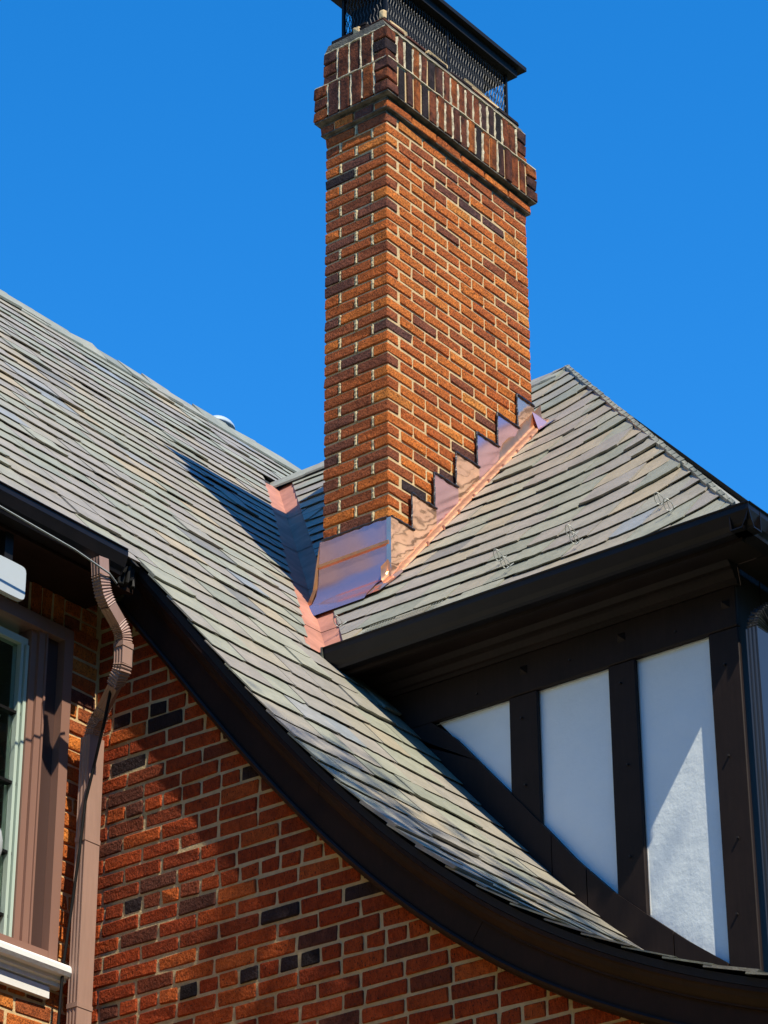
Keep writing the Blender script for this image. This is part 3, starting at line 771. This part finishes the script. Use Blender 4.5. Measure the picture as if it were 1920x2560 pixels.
# ================================================================== chimney
X0, Y0, XL, Y1 = -8.287, 10.641, -8.742, 12.037
ch = thing('brick_chimney', ((X0 + XL) / 2, (Y0 + Y1) / 2, 6.3), 'tall orange-red brick chimney with corbelled soldier-brick top and copper flashing', 'chimney')
H = .0745; ZS = 9.885
MB().box(XL + .006, X0 - .006, Y0 + .010, Y1 - .006, 6.2, ZS + .01).obj('mortar_core', M_mortar, ch)
def step_top(y):                            # z of the top of the stepped flashing at y on the wide face
    if y < 10.82: return 7.212
    return 7.43 + .2225 * int((y - 10.82) / .2085)
items = []; hid = []
r = 0; z = 7.212 - 6 * H + .004
while z + H <= ZS + .02:
    z0, z1 = z + .007, z + H - .007; D = .1
    # both patterns are real bonded bricks: a corner brick shows on both faces
    def add(x0, x1, y0, y1, face):
        t = brick_tint(.012, .05)
        if z1 > 9.75 and rnd() < .6: t = min(t, ru(.1, .5))
        o = ru(-.002, .002)
        vis = 1
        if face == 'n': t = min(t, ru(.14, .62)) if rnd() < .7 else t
        if face == 'w' and z1 < step_top((y0 + y1) / 2) - .02: vis = 0
        if face == 'n' and z1 < 7.19: vis = 0
        it = brick_item(x0, x1, y0, y1, z0 + ru(-.001, .001), z1 + ru(-.001, .001), t, .0035, .002, vis)
        (items if face != 'h' else hid).append(it)
    P6 = (Y1 - Y0) / 6
    if r % 2 == 0:
        for k in range(6): add(X0 - D, X0 + ru(-.0015, .002), Y0 + k * P6 + (0 if k == 0 else .0075), Y0 + (k + 1) * P6 - (.0075 if k < 5 else 0), 'w')
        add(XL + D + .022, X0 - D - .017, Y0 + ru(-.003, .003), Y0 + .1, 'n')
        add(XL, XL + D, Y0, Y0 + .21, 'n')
        for k in range(1, 6): add(XL, XL + D, Y0 + k * P6 + .006, Y0 + (k + 1) * P6 - .006, 'h')
        add(XL + D + .012, X0 - D - .012, Y1 - .1, Y1, 'h')
    else:
        mid = (XL + X0) / 2
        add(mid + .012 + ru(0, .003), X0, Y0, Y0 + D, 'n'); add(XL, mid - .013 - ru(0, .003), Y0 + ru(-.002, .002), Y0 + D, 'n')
        for k in range(5): add(X0 - D, X0 + ru(-.0015, .002), Y0 + (k + .5) * P6 + .0075, Y0 + (k + 1.5) * P6 - .0075, 'w')
        add(X0 - .2, X0, Y1 - P6 / 2 + .006, Y1, 'w')
        for k in range(5): add(XL, XL + D, Y0 + (k + .5) * P6 + .006, Y0 + (k + 1.5) * P6 - .006, 'h')
        add(XL, XL + .2, Y1 - D, Y1, 'h')
    z += H; r += 1
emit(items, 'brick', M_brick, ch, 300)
b = MB()
for it in hid: b.add(it[0], it[1], it[2])
o = b.obj('rear_bricks', M_brick, ch, kind='stuff')
# mortar smears in the head joints of the narrow face
sm = MB(); z = 7.212 - 1 * H + .004; r = 5
while z < ZS - .05:
    xs = [(XL + X0) / 2] if r % 2 else [XL + D + .012, X0 - D - .008]
    for x in xs:
        wq = ru(.008, .013); zc = z + H / 2 + ru(-.008, .01); n = 7; R = []
        for i in range(n + 1):
            t = i / n; zz = z + .004 + t * (H - .010); a = wq * ru(.8, 1.25); dp = ru(.001, .007)
            R.append([(x - a, Y0 + .006, zz), (x - a * .4, Y0 + .003 - dp, zz), (x + a * .5, Y0 + .002 - dp, zz), (x + a, Y0 + .006, zz)])
        sm.rings(R, closed=False)
    z += H; r += 1
sm.obj('mortar_smears', mat('mortar_pale', (.50, .42, .25), .95, spec=.1, bumps=[(70, (1, 1, 1), .006, .9, 4)]), ch, kind='stuff')
# corbelled top
def ring_course(z0, z1, p, soldier, m_, name, tint):
    """a band projecting by p beyond the shaft"""
    xa, xb, ya, yb = XL - p, X0 + p, Y0 - p, Y1 + p
    MB().box(xa + .012, xb - .012, ya + .012, yb - .012, z0 - .002 if soldier else z0, z1).obj('mortar_core', M_mortar, ch)
    MB().box(xa + .004, xb - .004, ya + .004, yb - .004, z0 - .003, z0 + .004).obj('shade_joint', M_sootshade, ch)  # dark strip paints the shadow line under each band
    its = []
    if soldier:
        q = .10                                # corner piers of flat bricks
        nq = 3; hq = (z1 - z0) / nq
        for (cx0, cx1, cy0, cy1) in ((xb - q, xb, ya, ya + q), (xa, xa + q, ya, ya + q), (xb - q, xb, yb - q, yb), (xa, xa + q, yb - q, yb)):
            for i in range(nq):
                its.append(brick_item(cx0, cx1, cy0, cy1, z0 + i * hq + .005, z0 + (i + 1) * hq - .005, tint(), .004, .003))
        def run(a, b, f):
            n = max(1, round((b - a) / .0775)); st_ = (b - a) / n
            for i in range(n): f(a + i * st_ + .0075, a + (i + 1) * st_ - .0075)
        for (za, zb) in ((z0, z1),):
            zs = z0 + .004; ze = z1 - .008
            def jz(): return zs + ru(0, .004), ze - ru(0, .012)
            def fw(a, b): zz = jz(); its.append(brick_item(xb - .09, xb + ru(-.004, .003), a, b, zz[0], zz[1], tint(), .004, .0025))
            def fn(a, b): zz = jz(); its.append(brick_item(a, b, ya + ru(-.004, .004), ya + .09, zz[0], zz[1], tint(), .004, .0025))
            def fl(a, b): its.append(brick_item(xa, xa + .09, a, b, zs, ze, tint(), .004, .0025))
            def fb(a, b): its.append(brick_item(a, b, yb - .09, yb, zs, ze, tint(), .004, .0025))
            run(ya + q + .006, yb - q - .006, fw); run(xa + q + .006, xb - q - .006, fn)
            run(ya + q + .006, yb - q - .006, fl); run(xa + q + .006, xb - q - .006, fb)
    else:
        n = 6; st_ = (yb - ya) / n
        for i in range(n):
            its.append(brick_item(xb - .1, xb, ya + i * st_ + .005, ya + (i + 1) * st_ - .005, z0, z1, tint()))
            its.append(brick_item(xa, xa + .1, ya + i * st_ + .005, ya + (i + 1) * st_ - .005, z0, z1, tint()))
        mid = (xa + xb) / 2
        for a, b in ((xa + .11, mid - .005), (mid + .005, xb - .11)):
            its.append(brick_item(a, b, ya, ya + .1, z0, z1, tint())); its.append(brick_item(a, b, yb - .1, yb, z0, z1, tint()))
    emit(its, name, m_, ch, 200, stuff=name + 's_rear')
M_smear = mat('mortar_smear', (.66, .58, .40), .95, spec=.1, mott=[(25, .7, (1, 1, 1), ((.45, .42, .38), (1.1, 1.1, 1.05)))], bumps=[(70, (1, 1, 1), .006, .9, 4)])
def crown_smears(z0, z1, p, step_w, step_n):
    mb = MB()
    def ribbon(face, u, a, b):
        n = 9; R = []
        for i in range(n + 1):
            zz = a + (b - a) * i / n; wq = ru(.004, .011); o_ = ru(-.002, .004); uu = u + ru(-.003, .003)
            if face == 'n': R.append([(uu - wq, Y0 - p + .007, zz), (uu - wq * .4, Y0 - p - o_, zz), (uu + wq * .4, Y0 - p - o_, zz), (uu + wq, Y0 - p + .007, zz)])
            else: R.append([(X0 + p - .007, uu - wq, zz), (X0 + p + o_, uu - wq * .4, zz), (X0 + p + o_, uu + wq * .4, zz), (X0 + p - .007, uu + wq, zz)])
        mb.rings(R, closed=False)
    for u in step_n: ribbon('n', u, z0 + ru(0, .02), z1 - ru(0, .03))
    for u in step_w:
        if rnd() < .65: ribbon('w', u, z0 + ru(0, .03), z1 - ru(0, .05))
    # untidy bed along the top of the band
    for (a, b, f) in ((XL - p + .01, X0 + p - .01, 'n'), (Y0 - p + .01, Y1 + p - .01, 'w')):
        R = []; n = 30
        for i in range(n + 1):
            u = a + (b - a) * i / n; h = ru(.003, .010); o_ = ru(-.003, .003); zc = z1 - .004
            if f == 'n': R.append([(u, Y0 - p + .01, zc - h), (u, Y0 - p - o_, zc - h * .4), (u, Y0 - p - o_, zc + h * .4), (u, Y0 - p + .01, zc + h)])
            else: R.append([(X0 + p - .01, u, zc - h), (X0 + p + o_, u, zc - h * .4), (X0 + p + o_, u, zc + h * .4), (X0 + p - .01, u, zc + h)])
        mb.rings(R, closed=False)
    mb.obj('mortar_smears', M_smear, ch, kind='stuff')
def joints_at(a, b):
    n = max(1, round((b - a) / .0775)); return [a + (b - a) * i / n for i in range(n + 1)]
for (za, zb, pp) in ((10.0, 10.250, .052), (10.2525, 10.515, .012)):
    crown_smears(za, zb, pp, joints_at(Y0 - pp + .106, Y1 + pp - .106), joints_at(XL - pp + .106, X0 + pp - .106))
mixed = lambda: ru(.0, .12) if rnd() < .2 else (ru(.12, .3) if rnd() < .55 else ru(.3, .8))
orange = lambda: brick_tint(.12, .2)
ring_course(9.915, 9.972, .024, False, M_brick, 'corbel_brick', orange)
MB().box(XL + .004, X0 - .004, Y0 + .004, Y1 - .004, 9.896, 9.9115).obj('shade_joint', M_sootshade, ch)  # black shadow line below the corbel, put into the colour
MB().box(XL - .01, X0 + .01, Y0 - .01, Y1 + .01, 9.9725, 9.999).obj('mortar_core', M_sootshade, ch)  # dark layer stands in for the shade under the soldier band
ring_course(10.0, 10.250, .052, True, M_brickold, 'soldier_brick', mixed)
ring_course(10.2525, 10.515, .012, True, M_brickold, 'soldier_brick', mixed)
# mortar wash with capping bricks
MB().prism([(XL - .006, 10.516), (X0 + .006, 10.516), (X0 - .02, 10.565), (XL + .02, 10.565)], 'y', Y0 - .006, Y1 + .004).obj('mortar_wash', M_sootshade, ch)
its = []; y = Y0 + .01
while y < Y1 - .1:
    L = ru(.17, .22); its.append(brick_item(X0 - .13, X0 - .018, y, y + L, 10.566, 10.60, ru(0, .2), .006, .004)); y += L + ru(.01, .05)
its.append(brick_item(XL + .03, X0 - .15, Y0 + .004, Y0 + .1, 10.566, 10.607, .02, .006, .004))
its.append(brick_item(XL + .22, X0 - .16, Y0 + .012, Y0 + .1, 10.6075, 10.635, .03, .006, .004))
emit(its, 'capping_brick', M_brickold, ch, 100)
for (a, b) in ((10.74, 10.90), (11.10, 11.30), (11.47, 11.87)):
    MB().cbox(X0 - .12, X0 - .034, a, b, 10.600, 10.632, .006, .004).obj('flat_brick', M_mortar, ch)
MB().cbox(XL + .20, XL + .25, Y0 + .0, Y0 + .06, 10.56, 10.62, .006, .004).obj('mortar_lump', M_mortar, ch)
MB().cbox(X0 - .06, X0 - .02, Y0 + .004, Y0 + .04, 10.595, 10.655, .006, .004).obj('mortar_lump', M_mortar, ch)
MB().box(XL + .10, X0 - .085, Y0 + .12, Y1 - .30, 10.56, 10.86).obj('dark_filler', M_black, ch)  # added black block keeps the view through the mesh dark

# ------------------------------------------------------------------ copper flashing on the chimney
def roofz(y): return CR + MR * y
fx = X0 + .006
# stepped counter flashing
steps = [(10.632, 10.836, 7.212)] + [(10.816 + .2085 * k, 10.816 + .2085 * (k + 1) + .020, 7.43 + .2225 * k) for k in range(6)]
steps[-1] = (steps[-1][0], Y1 + .004, steps[-1][2])
for i, (a, b, zt) in enumerate(steps):
    x = fx + .0025 * (len(steps) - i)
    # a dished sheet: grid so that it reflects unevenly
    nx, nz = 5, 6; V = []; ph = ru(0, 6)
    for iz in range(nz + 1):
        for iy in range(nx + 1):
            yy = a + (b - a) * iy / nx; zl = roofz(yy) + .02
            zz = zl + (zt - zl) * iz / nz
            V.append((x + .0025 * math.sin(yy * 19 + ph) * math.cos(zz * 13 + ph) * (1 if 0 < iz < nz else .2), yy, zz))
    Fq = [(iz * (nx + 1) + iy, iz * (nx + 1) + iy + 1, (iz + 1) * (nx + 1) + iy + 1, (iz + 1) * (nx + 1) + iy) for iz in range(nz) for iy in range(nx)]
    o = MB().add(V, Fq).obj('step_flashing', M_copperf if i in (2, 4, 5) else M_copper, ch, smooth=True)
    n = 9
    top = [(x + .004, a + (b - a) * t / n, zt + ru(-.003, .003)) for t in range(n + 1)]
    zlow = steps[i - 1][2] if i else zt - .0
    side = [(x + .004, a + ru(-.002, .002), zt - (zt - zlow) * t / n) for t in range(n + 1)] if i else []
    sl_ = MB().tube(top, .0065, 5, jit=.35)
    if side: sl_.tube(side, .0065, 5, jit=.4)
    sl_.obj('sealant', M_seal, o)
# flared base flashing along the wide face, lying onto the slates
V = []; n = 24
for i in range(n + 1):
    y = 10.56 + (12.11 - 10.56) * i / n; z = roofz(y)
    V += [(fx + .004, y, z + .16), (fx + .006, y, z + .085), (fx + .020, y, z + .058 + ru(-.001, .001)), (fx + .055 + ru(-.002, .002), y, z + .046 + ru(-.001, .001)), (fx + .058, y, z + .030)]
Fq = [(i * 5 + k, i * 5 + k + 1, (i + 1) * 5 + k + 1, (i + 1) * 5 + k) for i in range(n) for k in range(4)]
MB().add(V, Fq).obj('base_flashing', M_copperr, ch, smooth=True)
for i in range(8):
    y = 10.9 + i * .145; z = roofz(y)
    MB().box(fx + .050, fx + .064, y, y + .012, z + .03, z + .058).obj('flashing_clip', M_copperd, ch)
# front apron: two sheets with a folded seam, flaring onto the slates
fy = Y0 - .008
def sheet(name, rows, cols, m_=M_copperf, smooth=True):
    V = []
    for rr_ in rows: V += rr_
    k = len(rows[0]); Fq = [(i * k + j, i * k + j + 1, (i + 1) * k + j + 1, (i + 1) * k + j) for i in range(len(rows) - 1) for j in range(k - 1)]
    return MB().add(V, Fq).obj(name, m_, ch, smooth=smooth)
NX = 12
def row(xa, xb, y, z, amp=0, ya=None):
    return [(xa + (xb - xa) * i / NX, y + amp * math.sin(i * 1.1 + z * 40), z) for i in range(NX + 1)]
rows = [row(XL - .012, X0 + .012, fy - .002, 7.21), row(XL - .014, X0 + .014, fy - .004, 7.14, .001), row(XL - .016, X0 + .014, fy - .006, 7.066)]
sheet('apron_upper', rows, range(NX + 1))
MB().box(XL - .018, X0 + .014, fy - .016, fy - .004, 7.048, 7.066).obj('apron_seam', M_copperr, ch)
rows = [row(XL - .018, X0 + .014, fy - .005, 7.048), row(XL - .022, X0 + .014, fy - .007, 6.95, .0012), row(XL - .03, X0 + .01, fy - .012, 6.88, .0015),
        row(XL - .04, X0 - .01, fy - .03, 6.83, .001), row(XL - .055, X0 - .03, fy - .065, 6.795), row(XL - .07, X0 - .04, fy - .13, roofz(fy - .13) + .055), row(XL - .08, X0 - .04, fy - .15, roofz(fy - .15) + .045)]
sheet('apron_lower', rows, range(NX + 1))
# right corner boot
rows = [[(X0 - .0, fy - .008, 7.205), (fx + .022, fy - .006, 7.205), (fx + .022, Y0 + .05, 7.205)],
        [(X0 - .0, fy - .010, 6.92), (fx + .024, fy - .008, 6.92), (fx + .024, Y0 + .05, 6.92)],
        [(X0 - .01, fy - .020, 6.84), (fx + .032, fy - .018, 6.84), (fx + .03, Y0 + .05, 6.86)],
        [(X0 - .045, fy - .075, 6.775), (fx + .03, fy - .09, roofz(fy - .09) + .06), (fx + .07, Y0 + .02, roofz(Y0 + .02) + .055)],
        [(X0 - .055, fy - .135, roofz(fy - .135) + .05), (fx + .04, fy - .13, roofz(fy - .13) + .05), (fx + .09, Y0 - .0, roofz(Y0) + .045)]]
sheet('corner_boot', rows, 3, M_copper, smooth=False)
# left folded corner
lr = [[(XL - .012, fy - .004, 7.20), (XL - .035, fy + .02, 7.185), (XL - .045, fy + .10, 7.18)],
      [(XL - .016, fy - .008, 7.05), (XL - .052, fy + .01, 7.05), (XL - .055, fy + .10, 7.07)],
      [(XL - .020, fy - .010, 6.93), (XL - .055, fy - .005, 6.93), (XL - .062, fy + .10, 6.96)],
      [(XL - .045, fy - .03, 6.83), (XL - .085, fy - .02, 6.84), (XL - .085, fy + .06, 6.86)],
      [(XL - .08, fy - .15, 6.73), (XL - .13, fy - .11, 6.765), (XL - .12, fy, 6.80)]]
sheet('apron_fold', lr, 3, M_copperr, smooth=False)
sheet('corner_flap', [[(fx, Y1 - .015, 8.50), (fx - .03, Y1 + .05, 8.545)], [(fx + .05, Y1 - .03, 8.36), (fx + .075, Y1 + .055, 8.42)], [(fx + .075, Y1 - .06, roofz(Y1 - .06) + .05), (fx + .15, Y1 + .02, roofz(Y1 + .02) + .05)]], 3, smooth=False)
n = 14
MB().tube([(XL + (X0 - XL) * i / n, fy - .006, 7.214 + ru(-.003, .003)) for i in range(n + 1)], .006, 5, jit=.5).obj('sealant', M_seal, ch)
MB().box(XL - .055, X0 + .004, Y0 + .02, Y1 - .0, 6.3, 6.31).obj('mortar_core', M_mortar, ch)

# ------------------------------------------------------------------ chimney cap
cap = thing('chimney_cap', ((X0 + XL) / 2, (Y0 + Y1) / 2, 10.6), 'black metal chimney cap with mesh sides and an overhanging flat lid on the chimney top', 'chimney cap')
cx0, cx1, cy0, cy1 = -8.655, -8.335, 10.70, 11.925
zc0, zc1 = 10.60, 10.925
for x in (cx0, cx1):
    for y in (cy0, cy1):
        MB().box(x - .009, x + .009, y - .009, y + .009, 10.56, zc1 + .02).obj('post', M_black, cap)
MB().box(cx1 - .008, cx1 + .008, 11.31 - .008, 11.31 + .008, 10.56, zc1).obj('post', M_black, cap)
def mesh_screen(p0, p1, name, dense=1.0):
    p0 = Vector(p0); p1 = Vector(p1); L = (p1 - p0).length; d = (p1 - p0) / L; nrm = d.cross(Vector((0, 0, 1)))
    mb = MB(); hgt = zc1 - zc0; step = .026 / dense; n = int(L / step)
    for i in range(n + 1):
        R = []; m_ = 8
        for k in range(m_ + 1):
            zz = zc0 + hgt * k / m_; off = (.006 if k % 2 else -.006)
            c_ = p0 + d * min(max(i * step + off, 0), L) + Vector((0, 0, zz - p0.z))
            a = .0032
            R.append([c_ - d * a, c_ + nrm * .003, c_ + d * a, c_ - nrm * .003])
        mb.rings(R)
    for i in range(n):
        for k in range(1, 8, 2):
            zz = zc0 + hgt * k / 8; c_ = p0 + d * (i * step) + Vector((0, 0, zz - p0.z)); e = c_ + d * step + Vector((0, 0, hgt / 8))
            mb.tube([c_, e], .0012, 4)
    mb.obj(name, M_wire, cap)
mesh_screen((cx1, cy0, zc0), (cx1, cy1, zc0), 'mesh_screen')
mesh_screen((cx0, cy0, zc0), (cx1, cy0, zc0), 'mesh_screen')
mesh_screen((cx0, cy1, zc0), (cx1, cy1, zc0), 'mesh_screen')
mesh_screen((cx0, cy0, zc0), (cx0, cy1, zc0), 'mesh_screen')
MB().box(-8.72, -8.285, 10.66, 11.985, 10.925, 10.985).obj('lid_rim', M_black, cap)
lid = MB(); a = [(-8.77, 10.60), (-8.25, 10.60), (-8.25, 12.04), (-8.77, 12.04)]
lid.rings([[(x, y, 10.9855) for x, y in a], [(x, y, 11.015) for x, y in a], [((x + 8.51) * .75 - 8.51, (y - 11.32) * .88 + 11.32, 11.06) for x, y in a]])
lid.obj('lid', M_black, cap)

# ================================================================== small things on the roofs
def on_wing(px, py):
    pass
SG = [((-8.257, .305),), ((-7.320, .47), (-7.198, .30)), ((-6.875, .45), (-6.785, .30)), ((-6.36, .46), (-6.244, .30))]
SGL = ['single wire loop snow guard on the slates nearest the copper valley', 'pair of wire loop snow guards on the slates, first pair right of the chimney base',
       'pair of wire loop snow guards above the middle of the right gutter', 'pair of wire loop snow guards on the slates nearest the hip corner']
for pts, lab in zip(SG, SGL):
    y = EY + pts[0][1] / LR
    t = thing('snow_guard', wing_P(pts[0][0], pts[0][1], .02), lab, 'snow guard', 'wire snow guards on the right slate roof')
    for (x, v) in pts:
        loop = []
        for k in range(15):
            a = 2 * math.pi * k / 14; loop.append(wing_P(x + .022 * math.sin(a) * (1 + .2 * math.cos(a)), v - .01 + .0 * math.cos(a), .06 + .034 * (1 - math.cos(a)) - .02))
        mb = MB().tube(loop, .0022, 5).tube([wing_P(x, v + .06, .035), wing_P(x - .004, v, .042), wing_P(x + .006, v - .03, .045)], .0022, 5)
        mb.tube([wing_P(x - .02, v + .03, .04), wing_P(x, v - .01, .06), wing_P(x + .004, v - .01, .1)], .002, 4)
        mb.obj('wire_loop', M_wirelt, t)
gg = MB()
for i in range(26):
    x = -8.05 + i * .018
    gg.tube([(x, 9.985, 6.134), (x + .02, 10.06, 6.20), (x + .05, 10.13, 6.29 + .0)], .0012, 3)
for k in range(9):
    f = k / 8; gg.tube([(-8.05 + .05 * f, 9.985 + .145 * f, 6.134 + .156 * f), (-7.6 + .05 * f, 9.985 + .145 * f, 6.134 + .156 * f)], .0012, 3)
o = gg.obj('gutter_guard', M_wirelt); o['label'] = 'scrap of wire mesh leaf guard over the left end of the right gutter'; o['category'] = 'mesh guard'
rv = MB(); R = []
for i in range(8):
    a = math.pi / 2 * i / 7; R.append([(-12.0 + .085 * math.cos(a) * math.cos(b), 13.43 + .13 * math.cos(a) * math.sin(b), 10.365 + .075 * math.sin(a)) for b in [2 * math.pi * k / 20 for k in range(20)]])
rv.rings(R)
rv.tube([(-12.0, 13.43, 9.9), (-12.0, 13.43, 10.386)], .05, 12)
o = rv.obj('roof_vent', mat('vent_white', (.34, .42, .48), .5), smooth=True); o['label'] = 'pale domed roof vent peeking over the left ridge'; o['category'] = 'roof vent'

# ================================================================== tree out of frame towards the sun: it dapples the lower wall
tr = thing('tree', (1.2, 6.6, -ZO), 'leafy tree standing to the right out of frame', 'tree')
MB().tube([(1.2, 6.6, -ZO), (1.15, 6.65, 2), (1.2, 6.8, 6), (.6, 6.9, 10), (.0, 7.0, 13.5)], lambda t: .22 * (1 - .75 * t), 10).obj('trunk', M_bark, tr)
lv = MB(); lr_ = random.Random(3)
cl = []
for i in range(46):
    a, b = lr_.uniform(0, 2 * math.pi), lr_.uniform(-1, 1); r = lr_.uniform(.3, 1)
    cl.append(Vector((.10 + 1.25 * r * math.cos(a), 6.9 + 1.2 * r * math.sin(a), 13.0 + 1.5 * b * r)))
for c_ in cl:
    for k in range(75):
        p = c_ + Vector([lr_.gauss(0, .2) for _ in range(3)]); d = Vector([lr_.uniform(-1, 1) for _ in range(3)]).normalized(); e = d.orthogonal().normalized()
        s_ = lr_.uniform(.04, .07)
        lv.add([p - d * s_, p + e * s_ * .6, p + d * s_, p - e * s_ * .6], [(0, 1, 2, 3)])
lv.obj('crown', M_leaf, tr)

# unseen tree masses added behind and beside the viewer to cut low sky fill
tb = MB(); r2 = random.Random(11)
for i in range(46):
    f = i / 45
    if f < .55: cx, cy = 11 + r2.uniform(-1, 1.5), 30 - 40 * f / .55
    else: cx, cy = 11 - 34 * (f - .55) / .45, -11 + r2.uniform(-1.5, 1)
    hgt = r2.uniform(13.5, 17); ra = r2.uniform(2.0, 2.8)
    R = []
    for k in range(9):
        a = -math.pi / 2 + math.pi * k / 8
        R.append([(cx + ra * math.cos(a) * math.cos(b) * r2.uniform(.8, 1.2) + .01, cy + ra * math.cos(a) * math.sin(b) * r2.uniform(.8, 1.2), -ZO + hgt * .5 + hgt * .55 * math.sin(a)) for b in [2 * math.pi * q / 12 for q in range(12)]])
    tb.rings(R)
o = tb.obj('sky_blocking_belt', M_leaf); o['kind'] = 'stuff'; o['label'] = 'unseen tree belt added behind the viewer to block low sky light'; o['category'] = 'trees'

# tidy helper properties
for o in bpy.data.objects:
    if '_w' in o: del o['_w']
